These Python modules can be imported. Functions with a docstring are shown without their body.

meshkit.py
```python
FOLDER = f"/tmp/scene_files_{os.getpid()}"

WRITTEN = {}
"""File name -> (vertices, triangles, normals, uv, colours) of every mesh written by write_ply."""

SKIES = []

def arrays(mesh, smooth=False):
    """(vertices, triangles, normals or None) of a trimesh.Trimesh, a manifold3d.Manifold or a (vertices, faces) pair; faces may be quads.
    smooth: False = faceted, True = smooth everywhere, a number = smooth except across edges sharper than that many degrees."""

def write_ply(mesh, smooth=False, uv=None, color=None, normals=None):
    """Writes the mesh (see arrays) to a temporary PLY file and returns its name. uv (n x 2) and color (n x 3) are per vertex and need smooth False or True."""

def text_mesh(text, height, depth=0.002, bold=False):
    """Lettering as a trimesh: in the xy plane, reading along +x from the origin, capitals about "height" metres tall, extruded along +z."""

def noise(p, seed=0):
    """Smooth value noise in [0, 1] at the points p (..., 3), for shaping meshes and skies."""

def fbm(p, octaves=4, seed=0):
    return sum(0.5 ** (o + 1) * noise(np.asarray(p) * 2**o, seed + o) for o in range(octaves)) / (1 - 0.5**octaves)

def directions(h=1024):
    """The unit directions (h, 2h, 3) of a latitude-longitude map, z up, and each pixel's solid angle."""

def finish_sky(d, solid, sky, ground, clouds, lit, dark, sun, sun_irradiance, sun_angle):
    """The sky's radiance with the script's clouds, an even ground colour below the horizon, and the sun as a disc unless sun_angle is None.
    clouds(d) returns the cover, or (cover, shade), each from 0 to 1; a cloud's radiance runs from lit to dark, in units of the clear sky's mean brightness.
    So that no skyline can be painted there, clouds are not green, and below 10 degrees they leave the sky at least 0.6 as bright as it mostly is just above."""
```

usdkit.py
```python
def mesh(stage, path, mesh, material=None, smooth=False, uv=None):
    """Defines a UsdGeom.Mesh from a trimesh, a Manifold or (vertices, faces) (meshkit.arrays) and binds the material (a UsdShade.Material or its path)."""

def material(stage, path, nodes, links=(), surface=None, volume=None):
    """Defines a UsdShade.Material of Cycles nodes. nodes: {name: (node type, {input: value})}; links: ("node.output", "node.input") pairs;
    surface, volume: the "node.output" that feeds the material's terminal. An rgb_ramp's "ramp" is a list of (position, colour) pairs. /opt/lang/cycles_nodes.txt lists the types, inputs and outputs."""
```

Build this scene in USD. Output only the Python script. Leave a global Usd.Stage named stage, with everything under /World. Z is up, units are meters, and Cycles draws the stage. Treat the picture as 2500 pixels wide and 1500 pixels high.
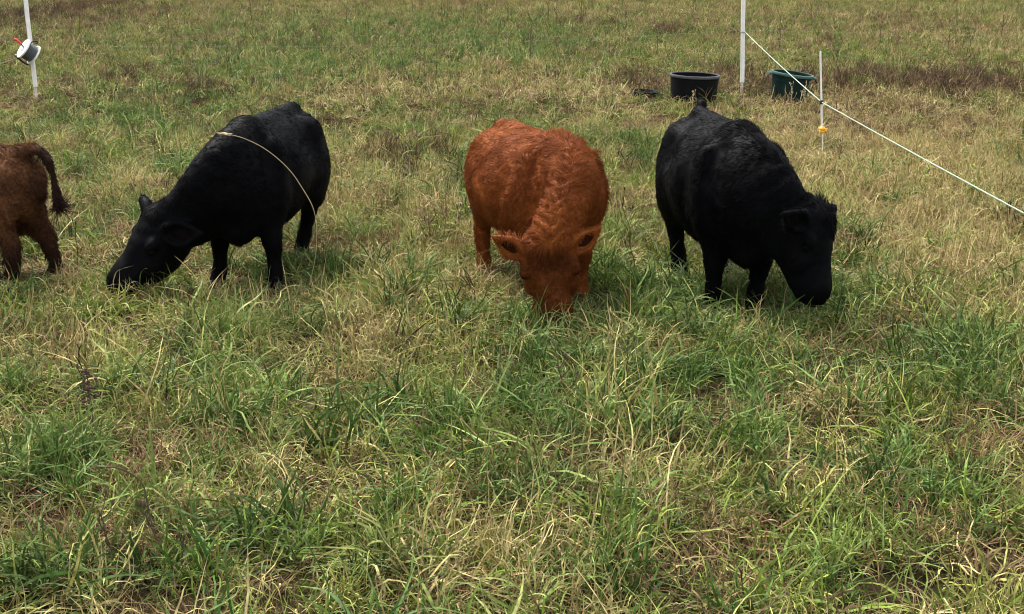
import math
import numpy as np
import trimesh
import usdkit
import meshkit
from pxr import Usd, UsdGeom, UsdLux, UsdShade, Gf, Sdf, Vt

stage = Usd.Stage.CreateInMemory()
UsdGeom.SetStageUpAxis(stage, 'Z')
UsdGeom.SetStageMetersPerUnit(stage, 1.0)
WORLD = UsdGeom.Xform.Define(stage, '/World')
UsdGeom.Scope.Define(stage, '/World/Looks')

# ------------------------------------------------------------------ camera
PITCH = math.radians(14.7)          # looking down
EYE = np.array([0.0, 0.0, 2.0])
FPX = 3500.0                        # focal length in pixels of the 2500 pixel wide photograph
cam = UsdGeom.Camera.Define(stage, '/World/camera')
cam.CreateHorizontalApertureAttr(36.0)
cam.CreateVerticalApertureAttr(21.6)
cam.CreateFocalLengthAttr(36.0 * FPX / 2500.0)
cam.CreateClippingRangeAttr(Gf.Vec2f(0.1, 2000.0))
cam.CreateExposureAttr(3.1)
cam.AddTranslateOp().Set(Gf.Vec3d(*EYE))
cam.AddRotateXOp().Set(90.0 - math.degrees(PITCH))

# ------------------------------------------------------------------ sky and sun (thin overcast)
SUN_EL, SUN_AZ = math.radians(56.0), math.radians(-38.0)     # azimuth = atan2(x, y)
sun_dir = np.array([math.sin(SUN_AZ) * math.cos(SUN_EL), math.cos(SUN_AZ) * math.cos(SUN_EL), math.sin(SUN_EL)])
sun = UsdLux.DistantLight.Define(stage, '/World/sun')
sun.CreateIntensityAttr(0.30)
sun.CreateAngleAttr(30.0)
sun.CreateColorAttr(Gf.Vec3f(1.0, 0.965, 0.90))
sun.CreateNormalizeAttr(True)
sun.AddRotateXYZOp().Set(Gf.Vec3f(90.0 - math.degrees(SUN_EL), 0.0, 180.0 - math.degrees(SUN_AZ)))
sky_mat = usdkit.material(stage, '/World/Looks/overcast_sky', {
    'sky': ('sky_texture', {'sky_type': 'single_scattering', 'sun_disc': False, 'sun_elevation': SUN_EL, 'sun_rotation': SUN_AZ, 'aerosol_density': 2.0}),
    'tc': ('texture_coordinate', {}),
    'n': ('noise_texture', {'scale': 2.2, 'detail': 6.0, 'roughness': 0.55}),
    'cl': ('rgb_ramp', {'ramp': [(0.25, (2.0, 2.1, 2.35)), (0.5, (2.7, 2.75, 2.9)), (0.75, (3.6, 3.6, 3.6))]}),
    'mx': ('mix_color', {'fac': 0.85, 'use_clamp': False}),
    'el': ('separate_xyz', {}), 'cie': ('map_range', {'from_min': 0.0, 'from_max': 1.0, 'to_min': 0.33, 'to_max': 1.0, 'clamp': True}),   # an overcast sky is three times brighter overhead than at the horizon
    'sc': ('vector_math', {'math_type': 'scale'}),
    'bg': ('background_shader', {'strength': 0.07})},
    [('tc.generated', 'n.vector'), ('n.fac', 'cl.fac'), ('sky.color', 'mx.a'), ('cl.color', 'mx.b'), ('tc.generated', 'el.vector'), ('el.z', 'cie.value'), ('mx.result', 'sc.vector1'), ('cie.result', 'sc.scale'), ('sc.vector', 'bg.color')], surface='bg.background')
dome = UsdLux.DomeLight.Define(stage, '/World/sky')
dome.CreateIntensityAttr(1.0)
UsdShade.MaterialBindingAPI.Apply(dome.GetPrim()).Bind(sky_mat)
dome.GetPrim().SetCustomDataByKey('kind', 'structure')

# ------------------------------------------------------------------ helpers
USED = {}
def numbered(name, parent='/World'):
    k = USED.get((parent, name), -1) + 1
    USED[(parent, name)] = k
    return f'{parent}/{name}' if k == 0 else f'{parent}/{name}_{k:03d}'

def tag(prim, label=None, category=None, group=None, kind=None):
    prim = prim.GetPrim() if hasattr(prim, 'GetPrim') else prim
    for k, v in (('label', label), ('category', category), ('group', group), ('kind', kind)):
        if v:
            prim.SetCustomDataByKey(k, v)
    return prim

def thing(name, loc, label, category, group=None, rotz=0.0):
    x = UsdGeom.Xform.Define(stage, numbered(name))
    x.AddTranslateOp().Set(Gf.Vec3d(*[float(c) for c in loc]))
    if rotz:
        x.AddRotateZOp().Set(float(rotz))
    return tag(x, label, category, group)

def part(name, mesh, material, parent, smooth=35):
    p = str(parent.GetPath()) if parent is not None else '/World'
    return usdkit.mesh(stage, numbered(name, p), mesh, material, smooth=smooth).GetPrim()

def ray(u, v):
    dx, dy = (u - 1250.0) / FPX, (750.0 - v) / FPX
    return np.array([dx, math.cos(PITCH) + dy * math.sin(PITCH), -math.sin(PITCH) + dy * math.cos(PITCH)])

def on_height(u, v, z=0.0):           # the point at height z seen at pixel (u, v) of the photograph
    d = ray(u, v)
    return EYE + d * ((z - EYE[2]) / d[2])

def on_depth(u, v, y):                # the point at distance y seen there
    d = ray(u, v)
    return EYE + d * (y / d[1])

def unit(v):
    v = np.asarray(v, float)
    return v / (np.linalg.norm(v, axis=-1, keepdims=True) + 1e-12)

def cat(meshes):
    return trimesh.util.concatenate(meshes)

def spline(pts, n=6):
    """Catmull-Rom through the rows of pts (any number of columns), n pieces a span."""
    p = np.asarray(pts, float)
    p = np.vstack([2 * p[0] - p[1], p, 2 * p[-1] - p[-2]])
    out = []
    for i in range(1, len(p) - 2):
        for t in np.arange(n) / n:
            a, b, c, d = p[i - 1], p[i], p[i + 1], p[i + 2]
            out.append(0.5 * (2 * b + (c - a) * t + (2 * a - 5 * b + 4 * c - d) * t * t + (3 * b - a - 3 * c + d) * t ** 3))
    out.append(p[-2])
    return np.array(out)

def sweep(pts, radii, sides=10, cap=True):
    """A closed round tube along a polyline."""
    p = np.asarray(pts, float)
    r = np.broadcast_to(np.asarray(radii, float), (len(p),))
    t = unit(np.gradient(p, axis=0))
    ref = np.array([0, 0, 1.0]) if abs(t[0][2]) < 0.9 else np.array([1.0, 0, 0])
    rings = []
    a = unit(np.cross(t[0], ref))
    for i in range(len(p)):
        a = unit(a - t[i] * (a @ t[i]))
        b = np.cross(t[i], a)
        th = np.arange(sides) * 2 * np.pi / sides
        rings.append(p[i] + r[i] * (np.cos(th)[:, None] * a + np.sin(th)[:, None] * b))
    v = np.vstack(rings + [p[:1], p[-1:]])
    f, n = [], len(p)
    for i in range(n - 1):
        for j in range(sides):
            k = (j + 1) % sides
            q = (i * sides + j, i * sides + k, (i + 1) * sides + k, (i + 1) * sides + j)
            f += [(q[0], q[1], q[2]), (q[0], q[2], q[3])]
    if cap:
        for j in range(sides):
            k = (j + 1) % sides
            f += [(n * sides, k, j), (n * sides + 1, (n - 1) * sides + j, (n - 1) * sides + k)]
    return trimesh.Trimesh(v, f, process=False)

def lathe(profile, sides=40):
    """Revolve a closed or open list of (radius, z) about z."""
    pr = np.asarray(profile, float)
    th = np.arange(sides) * 2 * np.pi / sides
    v = np.stack([pr[:, None, 0] * np.cos(th), pr[:, None, 0] * np.sin(th), np.broadcast_to(pr[:, None, 1], (len(pr), sides))], -1).reshape(-1, 3)
    f = []
    for i in range(len(pr) - 1):
        for j in range(sides):
            k = (j + 1) % sides
            f += [(i * sides + j, i * sides + k, (i + 1) * sides + k), (i * sides + j, (i + 1) * sides + k, (i + 1) * sides + j)]
    m = trimesh.Trimesh(v, f, process=False)
    m.merge_vertices()
    m.update_faces(m.nondegenerate_faces())
    return m

def terrain(x, y):
    x, y = np.asarray(x, float), np.asarray(y, float)
    q = np.stack([x * 0.5, y * 0.5, np.zeros_like(x)], -1)
    q2 = np.stack([x * 2.1, y * 2.1, np.zeros_like(x)], -1)
    return (meshkit.fbm(q, 3, 5) - 0.5) * 0.10 + (meshkit.fbm(q2, 2, 9) - 0.5) * 0.05

# ------------------------------------------------------------------ materials
def plain(name, color, rough=0.6, spec=0.5, vary=0.12, scale=30.0, bump=0.0):
    c = np.array(color)
    nodes = {'g': ('geometry', {}), 'n': ('noise_texture', {'scale': scale, 'detail': 4.0, 'roughness': 0.6}),
             'r': ('rgb_ramp', {'ramp': [(0.3, tuple(c * (1 - vary))), (0.7, tuple(np.minimum(c * (1 + vary), 1)))]}),
             'p': ('principled_bsdf', {'roughness': rough, 'specular_ior_level': spec})}
    links = [('g.position', 'n.vector'), ('n.fac', 'r.fac'), ('r.color', 'p.base_color')]
    if bump:
        nodes['b'] = ('bump', {'strength': 0.5, 'distance': bump})
        links += [('n.fac', 'b.height'), ('b.normal', 'p.normal')]
    return usdkit.material(stage, f'/World/Looks/{name}', nodes, links, surface='p.BSDF')

def blade_material(name, ramp, straw, patch=0.35, translucent=0.3, rough=0.6, dry_tip=0.4):
    """Grass blades: every blade its own tone, whole patches of meadow drier or greener."""
    nodes = {'g': ('geometry', {}), 'o': ('object_info', {}),
             'add': ('math', {'math_type': 'add'}), 'fr': ('math', {'math_type': 'fraction'}),
             'r': ('rgb_ramp', {'ramp': ramp}),
             'n1': ('noise_texture', {'scale': 0.55, 'detail': 4.0, 'roughness': 0.62}),
             'm1': ('map_range', {'from_min': 0.38, 'from_max': 0.66, 'to_min': 0.0, 'to_max': patch, 'clamp': True}),
             'mx': ('mix_color', {'b': straw}),
             'n2': ('noise_texture', {'scale': 34.0, 'detail': 2.0}),
             'm2': ('map_range', {'from_min': 0.3, 'from_max': 0.7, 'to_min': 0.50, 'to_max': 1.42}),
             'hs': ('hsv', {}),
             'at': ('attribute', {'attribute': 'tip'}),
             'mt': ('map_range', {'from_min': 0.35, 'from_max': 1.0, 'to_min': 0.0, 'to_max': dry_tip, 'clamp': True}),
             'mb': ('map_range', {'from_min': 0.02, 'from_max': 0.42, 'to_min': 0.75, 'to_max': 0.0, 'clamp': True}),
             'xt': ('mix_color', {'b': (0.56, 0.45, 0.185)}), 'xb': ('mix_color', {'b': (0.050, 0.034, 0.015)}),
             'p': ('principled_bsdf', {'roughness': rough, 'specular_ior_level': 0.10}),
             't': ('translucent_bsdf', {}), 'ms': ('mix_closure', {'fac': translucent})}
    links = [('g.random_per_island', 'add.value1'), ('o.random', 'add.value2'), ('add.value', 'fr.value1'), ('fr.value', 'r.fac'),
             ('g.position', 'n1.vector'), ('n1.fac', 'm1.value'), ('m1.result', 'mx.fac'), ('r.color', 'mx.a'),
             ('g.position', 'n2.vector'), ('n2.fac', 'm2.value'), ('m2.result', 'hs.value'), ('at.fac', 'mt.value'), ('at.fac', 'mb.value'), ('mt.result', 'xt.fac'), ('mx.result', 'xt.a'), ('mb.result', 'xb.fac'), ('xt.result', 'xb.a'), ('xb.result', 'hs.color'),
             ('hs.color', 'p.base_color'), ('hs.color', 't.color'), ('p.BSDF', 'ms.closure1'), ('t.BSDF', 'ms.closure2')]
    return usdkit.material(stage, f'/World/Looks/{name}', nodes, links, surface='ms.closure')

STRAW = (0.40, 0.305, 0.130)
M_SOIL = plain('dark_soil', (0.05, 0.040, 0.022), 0.95, 0.1, 0.5, 9.0, 0.02)
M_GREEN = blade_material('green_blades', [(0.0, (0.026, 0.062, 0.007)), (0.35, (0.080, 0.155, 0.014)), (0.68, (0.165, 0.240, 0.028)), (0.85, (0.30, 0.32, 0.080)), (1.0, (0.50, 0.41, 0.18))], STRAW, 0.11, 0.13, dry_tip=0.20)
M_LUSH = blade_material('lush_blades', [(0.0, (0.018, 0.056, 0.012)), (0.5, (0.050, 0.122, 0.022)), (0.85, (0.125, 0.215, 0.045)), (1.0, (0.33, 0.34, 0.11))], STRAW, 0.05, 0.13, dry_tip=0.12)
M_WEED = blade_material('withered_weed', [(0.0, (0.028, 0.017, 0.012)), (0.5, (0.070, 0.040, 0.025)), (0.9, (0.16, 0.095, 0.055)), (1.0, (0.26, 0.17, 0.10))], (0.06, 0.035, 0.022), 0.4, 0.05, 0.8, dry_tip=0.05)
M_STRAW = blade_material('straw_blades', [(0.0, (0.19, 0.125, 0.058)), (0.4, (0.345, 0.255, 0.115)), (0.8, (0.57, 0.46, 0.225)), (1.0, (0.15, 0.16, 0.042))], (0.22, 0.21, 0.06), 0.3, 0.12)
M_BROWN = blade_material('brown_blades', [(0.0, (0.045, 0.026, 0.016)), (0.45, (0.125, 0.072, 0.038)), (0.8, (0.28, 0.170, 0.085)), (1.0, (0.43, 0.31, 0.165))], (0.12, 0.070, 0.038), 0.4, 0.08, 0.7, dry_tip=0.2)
M_STEM = plain('dry_stem', (0.075, 0.048, 0.030), 0.8, 0.2, 0.45, 60.0)
M_PALE_STEM = plain('pale_stalk', (0.42, 0.33, 0.18), 0.6, 0.3, 0.2, 80.0)
M_WHITE = plain('white_plastic', (0.72, 0.70, 0.63), 0.45, 0.4, 0.10, 14.0)
M_DIRTY = plain('muddy_white_plastic', (0.52, 0.46, 0.36), 0.7, 0.2, 0.35, 22.0)
M_BLACKP = plain('black_plastic', (0.006, 0.006, 0.007), 0.45, 0.4, 0.3, 25.0)
M_TUB = plain('black_tub_plastic', (0.0022, 0.0022, 0.0027), 0.55, 0.10, 0.5, 12.0)
M_TUBRIM = plain('scuffed_black_plastic', (0.055, 0.055, 0.058), 0.5, 0.3, 0.4, 40.0)
M_BUCKET = plain('dark_green_plastic', (0.0030, 0.0145, 0.0120), 0.45, 0.2, 0.25, 12.0)
M_BRIM = plain('scuffed_green_plastic', (0.03, 0.085, 0.065), 0.4, 0.5, 0.3, 40.0)
M_YELLOW = plain('yellow_plastic', (0.80, 0.42, 0.02), 0.4, 0.5, 0.08, 60.0)
M_RED = plain('red_plastic', (0.62, 0.06, 0.035), 0.4, 0.5, 0.12, 60.0)
M_ROPE = plain('white_poly_rope', (0.30, 0.32, 0.25), 0.7, 0.2, 0.25, 220.0)
M_ROPEGREEN = plain('green_tracer', (0.25, 0.50, 0.33), 0.6, 0.3, 0.1, 220.0)
M_WIRE = plain('grey_poly_wire', (0.42, 0.43, 0.38), 0.6, 0.3, 0.15, 200.0)
M_EYE = plain('dark_eye', (0.002, 0.0018, 0.0018), 0.4, 0.03, 0.2, 50.0)
M_INNER = plain('dark_ear_skin_and_shade', (0.0035, 0.0026, 0.0026), 0.9, 0.02, 0.5, 60.0)  # dark ear skin, with the shade of the hollow painted in
M_INNERRED = plain('brown_ear_skin_and_shade', (0.030, 0.009, 0.004), 0.9, 0.05, 0.6, 40.0)  # brown ear skin, its colour also carrying the hollow's shade
M_HOOF = plain('dark_hoof', (0.022, 0.018, 0.014), 0.5, 0.4, 0.3, 40.0)
M_NOSE = plain('moist_black_nose', (0.030, 0.026, 0.026), 0.32, 0.5, 0.4, 60.0, 0.002)
M_NOSEBR = plain('moist_brown_nose', (0.14, 0.055, 0.035), 0.35, 0.6, 0.3, 60.0, 0.002)

def coat_material(name, ramp, rough, spec, legs=None, leg_z=(0.18, 0.42), scale=(5.0, 24.0), tail_x=None, face=None):
    """Animal hair: tones in soft patches and fine streaks; legs = colour that the lower legs fade into."""
    nodes = {'tc': ('texture_coordinate', {}),
             'n1': ('noise_texture', {'scale': scale[0], 'detail': 5.0, 'roughness': 0.65}),
             'n2': ('noise_texture', {'scale': scale[1], 'detail': 3.0, 'roughness': 0.6}),
             'a': ('mix_float', {'fac': 0.5}),
             'r': ('rgb_ramp', {'ramp': ramp}),
             'p': ('principled_bsdf', {'roughness': rough, 'specular_ior_level': spec})}
    links = [('tc.object', 'n1.vector'), ('tc.object', 'n2.vector'), ('n1.fac', 'a.a'), ('n2.fac', 'a.b'), ('a.result', 'r.fac')]
    if legs is not None:
        nodes |= {'s': ('separate_xyz', {}), 'm': ('map_range', {'from_min': leg_z[0], 'from_max': leg_z[1], 'to_min': 1.0, 'to_max': 0.0, 'clamp': True}),
                  'mx': ('mix_color', {'b': legs})}
        nodes |= {'mt': ('map_range', {'from_min': (tail_x or (-9, -8))[0], 'from_max': (tail_x or (-9, -8))[1], 'to_min': 1.0, 'to_max': 0.0, 'clamp': True}),
                  'big': ('math', {'math_type': 'maximum'})}
        links += [('tc.object', 's.vector'), ('s.z', 'm.value'), ('s.x', 'mt.value'), ('m.result', 'big.value1'), ('mt.result', 'big.value2'), ('big.value', 'mx.fac'), ('r.color', 'mx.a'), ('mx.result', 'p.base_color')]
    elif face is not None:                     # coat colour gets darker within a radius of the face centre
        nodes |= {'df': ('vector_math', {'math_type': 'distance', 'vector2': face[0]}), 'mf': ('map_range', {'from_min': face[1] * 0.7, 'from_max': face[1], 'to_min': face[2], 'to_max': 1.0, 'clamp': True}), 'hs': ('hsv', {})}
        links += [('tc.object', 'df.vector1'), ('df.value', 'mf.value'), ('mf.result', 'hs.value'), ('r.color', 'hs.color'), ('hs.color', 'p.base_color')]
    else:
        links.append(('r.color', 'p.base_color'))
    return usdkit.material(stage, f'/World/Looks/{name}', nodes, links, surface='p.BSDF')

M_BLACK = coat_material('black_coat', [(0.3, (0.0009, 0.0009, 0.0012)), (0.55, (0.0017, 0.0017, 0.0023)), (0.8, (0.0042, 0.0032, 0.0032))], 0.60, 0.04)
M_BROWNCOAT = coat_material('brown_coat', [(0.32, (0.020, 0.009, 0.006)), (0.46, (0.085, 0.036, 0.016)), (0.58, (0.17, 0.074, 0.030)), (0.70, (0.32, 0.150, 0.060))], 0.65, 0.06, (0.024, 0.011, 0.007), leg_z=(0.12, 0.40), scale=(7.0, 60.0), tail_x=(-0.62, -0.55))

# ------------------------------------------------------------------ ground
def build_ground():
    xs = np.unique(np.concatenate([np.arange(-18, 18.01, 0.25), np.linspace(-300, -18, 25), np.linspace(18, 300, 25)]))
    ys = np.unique(np.concatenate([np.arange(0, 50.01, 0.25), np.linspace(-200, 0, 20), np.linspace(50, 500, 30)]))
    X, Y = np.meshgrid(xs, ys)
    Z = terrain(X, Y)
    v = np.stack([X, Y, Z], -1).reshape(-1, 3)
    i, j = np.meshgrid(np.arange(len(ys) - 1), np.arange(len(xs) - 1), indexing='ij')
    n = len(xs)
    q = np.stack([i * n + j, i * n + j + 1, (i + 1) * n + j + 1, (i + 1) * n + j], -1).reshape(-1, 4)
    far = usdkit.material(stage, '/World/Looks/pasture_ground', {
        'g': ('geometry', {}), 's': ('separate_xyz', {}),
        'n': ('noise_texture', {'scale': 7.0, 'detail': 5.0, 'roughness': 0.7}),
        'r': ('rgb_ramp', {'ramp': [(0.3, (0.010, 0.0075, 0.004)), (0.55, (0.024, 0.018, 0.009)), (0.75, (0.045, 0.034, 0.015))]}),
        'r2': ('rgb_ramp', {'ramp': [(0.3, (0.08, 0.085, 0.03)), (0.7, (0.15, 0.14, 0.055))]}),
        'm': ('map_range', {'from_min': 44.0, 'from_max': 60.0, 'to_min': 0.0, 'to_max': 1.0, 'clamp': True}),
        'mx': ('mix_color', {}),
        'p': ('principled_bsdf', {'roughness': 0.95, 'specular_ior_level': 0.0})},
        [('g.position', 'n.vector'), ('n.fac', 'r.fac'), ('n.fac', 'r2.fac'), ('g.position', 's.vector'), ('s.y', 'm.value'), ('m.result', 'mx.fac'),
         ('r.color', 'mx.a'), ('r2.color', 'mx.b'), ('mx.result', 'p.base_color')], surface='p.BSDF')
    tag(usdkit.mesh(stage, numbered('ground'), (v, q), far, smooth=True), kind='structure')

# ------------------------------------------------------------------ grass
def blades(rng, n, radius, length, width, lean0, bend, seg=6, spread=2.6, mean_az=0.0, wav=0.35):
    """n curved, tapering blades rooted in a disc, as one mesh; each blade is an island of its own."""
    rr = radius * np.sqrt(rng.random(n)); th = rng.random(n) * 2 * np.pi
    base = np.stack([rr * np.cos(th), rr * np.sin(th), np.full(n, -0.015)], -1)
    az = mean_az + rng.normal(0, spread / 2, n) if spread < 6 else rng.random(n) * 2 * np.pi
    L = rng.uniform(*length, n); W = rng.uniform(*width, n)
    l0 = np.radians(rng.uniform(*lean0, n)); bd = np.radians(rng.uniform(*bend, n))
    kink = rng.uniform(0.25, 0.75, n); sharp = rng.uniform(3, 12, n)
    s = np.linspace(0, 1, seg + 1)
    sm = (s[:-1] + s[1:]) / 2
    lean = l0[:, None] + bd[:, None] / (1 + np.exp(-(sm[None] - kink[:, None]) * sharp[:, None])) + np.cumsum(rng.normal(0, wav * 0.35, (n, seg)), 1)
    azs = az[:, None] + np.cumsum(rng.normal(0, wav, (n, seg)), 1) * 0.5
    d = np.stack([np.sin(lean) * np.cos(azs), np.sin(lean) * np.sin(azs), np.cos(lean)], -1)
    pts = base[:, None] + np.concatenate([np.zeros((n, 1, 3)), np.cumsum(d, 1) * (L / seg)[:, None, None]], 1)
    pts[..., 2] = np.maximum(pts[..., 2], -0.02 + 0.02 * rng.random((n, 1)))
    dd = np.concatenate([d[:, :1], d], 1)
    side = np.stack([-np.sin(az), np.cos(az), np.zeros(n)], -1)
    tw = rng.uniform(-0.9, 0.9, n)[:, None] + s[None] * rng.normal(0, 0.8, n)[:, None]
    nrm = np.cross(dd, side[:, None])
    sv = side[:, None] * np.cos(tw)[..., None] + nrm * np.sin(tw)[..., None]
    prof = np.interp(s, [0, 0.15, 0.55, 0.85, 1.0], [0.6, 1.0, 0.9, 0.5, 0.06])
    off = sv * (W[:, None] * 0.5 * prof[None])[..., None]
    v = np.stack([pts - off, pts + off], 2)                # n, seg+1, 2, 3
    k = np.arange(seg) * 2
    f1 = np.stack([k, k + 1, k + 3, k + 2], -1)
    f = (np.arange(n) * 2 * (seg + 1))[:, None, None] + f1[None]
    return v.reshape(-1, 3), f.reshape(-1, 4), np.tile(np.repeat(s, 2), n)

def quad_mesh(path, v, q, tip, mat):
    m = UsdGeom.Mesh.Define(stage, path)
    m.CreatePointsAttr(Vt.Vec3fArray.FromNumpy(np.ascontiguousarray(v, np.float32)))
    m.CreateFaceVertexCountsAttr(Vt.IntArray.FromNumpy(np.full(len(q), 4, np.int32)))
    m.CreateFaceVertexIndicesAttr(Vt.IntArray.FromNumpy(np.ascontiguousarray(q.ravel(), np.int32)))
    m.CreateSubdivisionSchemeAttr('none')
    UsdGeom.PrimvarsAPI(m).CreatePrimvar('tip', Sdf.ValueTypeNames.FloatArray, 'vertex').Set(Vt.FloatArray.FromNumpy(np.ascontiguousarray(tip, np.float32)))
    UsdShade.MaterialBindingAPI.Apply(m.GetPrim()).Bind(mat)
    return m

def weedy(rng, n):
    """Upright dead stems with short side twigs, for brown weedy patches."""
    v, q, t = blades(rng, n, 0.10, (0.12, 0.30), (0.003, 0.006), (0, 25), (0, 30), 5, 9, 0, 0.15)
    v2, q2, t2 = blades(rng, n * 3, 0.11, (0.05, 0.14), (0.003, 0.009), (10, 70), (0, 90), 4, 9, 0, 0.5)
    v2 = v2.copy(); v2[:, 2] += np.repeat(rng.uniform(0, 0.16, n * 3), 10)
    return np.vstack([v, v2]), np.vstack([q, q2 + len(v)]), np.concatenate([t, t2 * 0.5 + 0.5])

# drier, browner, greener and weedier places of the meadow, where the photograph shows them: (u, v, half width, half depth in photo pixels, kind, weight)
PLACES = [
    (2250, 330, 330, 110, 'straw', 1.1), (2230, 480, 260, 110, 'straw', 1.2), (2350, 640, 190, 70, 'straw', 0.9), (2150, 290, 200, 60, 'brown', 0.8), (2330, 290, 250, 60, 'brown', 0.55),
    (2270, 207, 170, 20, 'weed', 2.2), (1840, 205, 60, 18, 'weed', 1.3), (1560, 212, 50, 18, 'weed', 1.2), (2010, 215, 60, 18, 'weed', 0.9), (1630, 78, 25, 9, 'weed', 0.9),
    (40, 50, 90, 50, 'weed', 0.8), (300, 50, 50, 20, 'weed', 0.35), (300, 195, 45, 18, 'weed', 0.5), (480, 222, 55, 14, 'weed', 0.5),
    (300, 40, 120, 20, 'brown', 0.4), (1100, 15, 160, 12, 'brown', 0.4), (1600, 30, 300, 16, 'straw', 0.3), (2200, 60, 200, 25, 'brown', 0.3), (2330, 100, 150, 20, 'straw', 0.4), (1400, 60, 50, 9, 'weed', 0.35),
    (860, 225, 110, 25, 'straw', 1.2), (1250, 215, 200, 40, 'straw', 0.7), (1200, 235, 120, 22, 'brown', 0.8), (1440, 250, 120, 40, 'straw', 0.6),
    (130, 600, 130, 70, 'brown', 0.8), (300, 610, 60, 50, 'brown', 0.9), (330, 450, 80, 50, 'straw', 0.5), (820, 640, 70, 45, 'brown', 0.9), (880, 460, 200, 60, 'straw', 0.4),
    (1560, 540, 40, 60, 'brown', 0.8), (1000, 380, 60, 40, 'weed', 0.6),
    (350, 1180, 110, 55, 'brown', 1.0), (240, 1080, 90, 50, 'brown', 0.9), (60, 1130, 110, 50, 'brown', 0.6), (1190, 1290, 110, 35, 'brown', 1.2), (1020, 1250, 200, 30, 'brown', 0.6), (1380, 1150, 70, 60, 'brown', 0.9),
    (2020, 1040, 110, 35, 'brown', 0.9), (1950, 1010, 120, 25, 'straw', 0.8), (2350, 1400, 120, 60, 'brown', 0.7), (2400, 1100, 90, 60, 'brown', 0.6), (1200, 1440, 100, 40, 'straw', 1.0), (1750, 1350, 80, 40, 'brown', 0.8),
    (280, 1380, 90, 60, 'brown', 0.7), (900, 850, 200, 60, 'straw', 0.4), (1580, 880, 60, 25, 'straw', 0.7), (2250, 780, 100, 40, 'brown', 0.5), (680, 800, 150, 40, 'straw', 0.5),
    (1550, 760, 200, 60, 'lush', 1.3), (1700, 730, 130, 45, 'lush', 1.0), (2010, 740, 130, 45, 'lush', 1.1), (560, 860, 100, 45, 'lush', 0.9), (2380, 960, 130, 90, 'lush', 1.0), (150, 1160, 110, 60, 'lush', 1.1),
    (730, 670, 100, 35, 'lush', 0.9), (300, 280, 130, 35, 'lush', 1.0), (900, 110, 450, 60, 'lush', 0.55), (650, 190, 250, 35, 'lush', 0.5), (560, 260, 60, 20, 'lush', 0.9), (1380, 110, 250, 30, 'lush', 0.4),
    (640, 1010, 110, 60, 'lush', 0.6), (1100, 1050, 160, 60, 'lush', 0.5), (1700, 950, 160, 60, 'lush', 0.7), (700, 1400, 200, 60, 'lush', 0.5), (1350, 1230, 120, 35, 'lush', 0.6), (1500, 1430, 150, 40, 'lush', 0.5),
    (1250, 830, 150, 40, 'lush', 0.6), (2150, 1240, 200, 60, 'lush', 0.4), (1420, 950, 100, 60, 'lush', 0.5), (2450, 420, 60, 30, 'lush', 0.6),
]

GRAZED = []        # (x, y, radius) where the animals have bitten or trodden the grass short
KEEP_OUT = []      # (x, y, radius) where no grass roots: under tubs and the like

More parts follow.
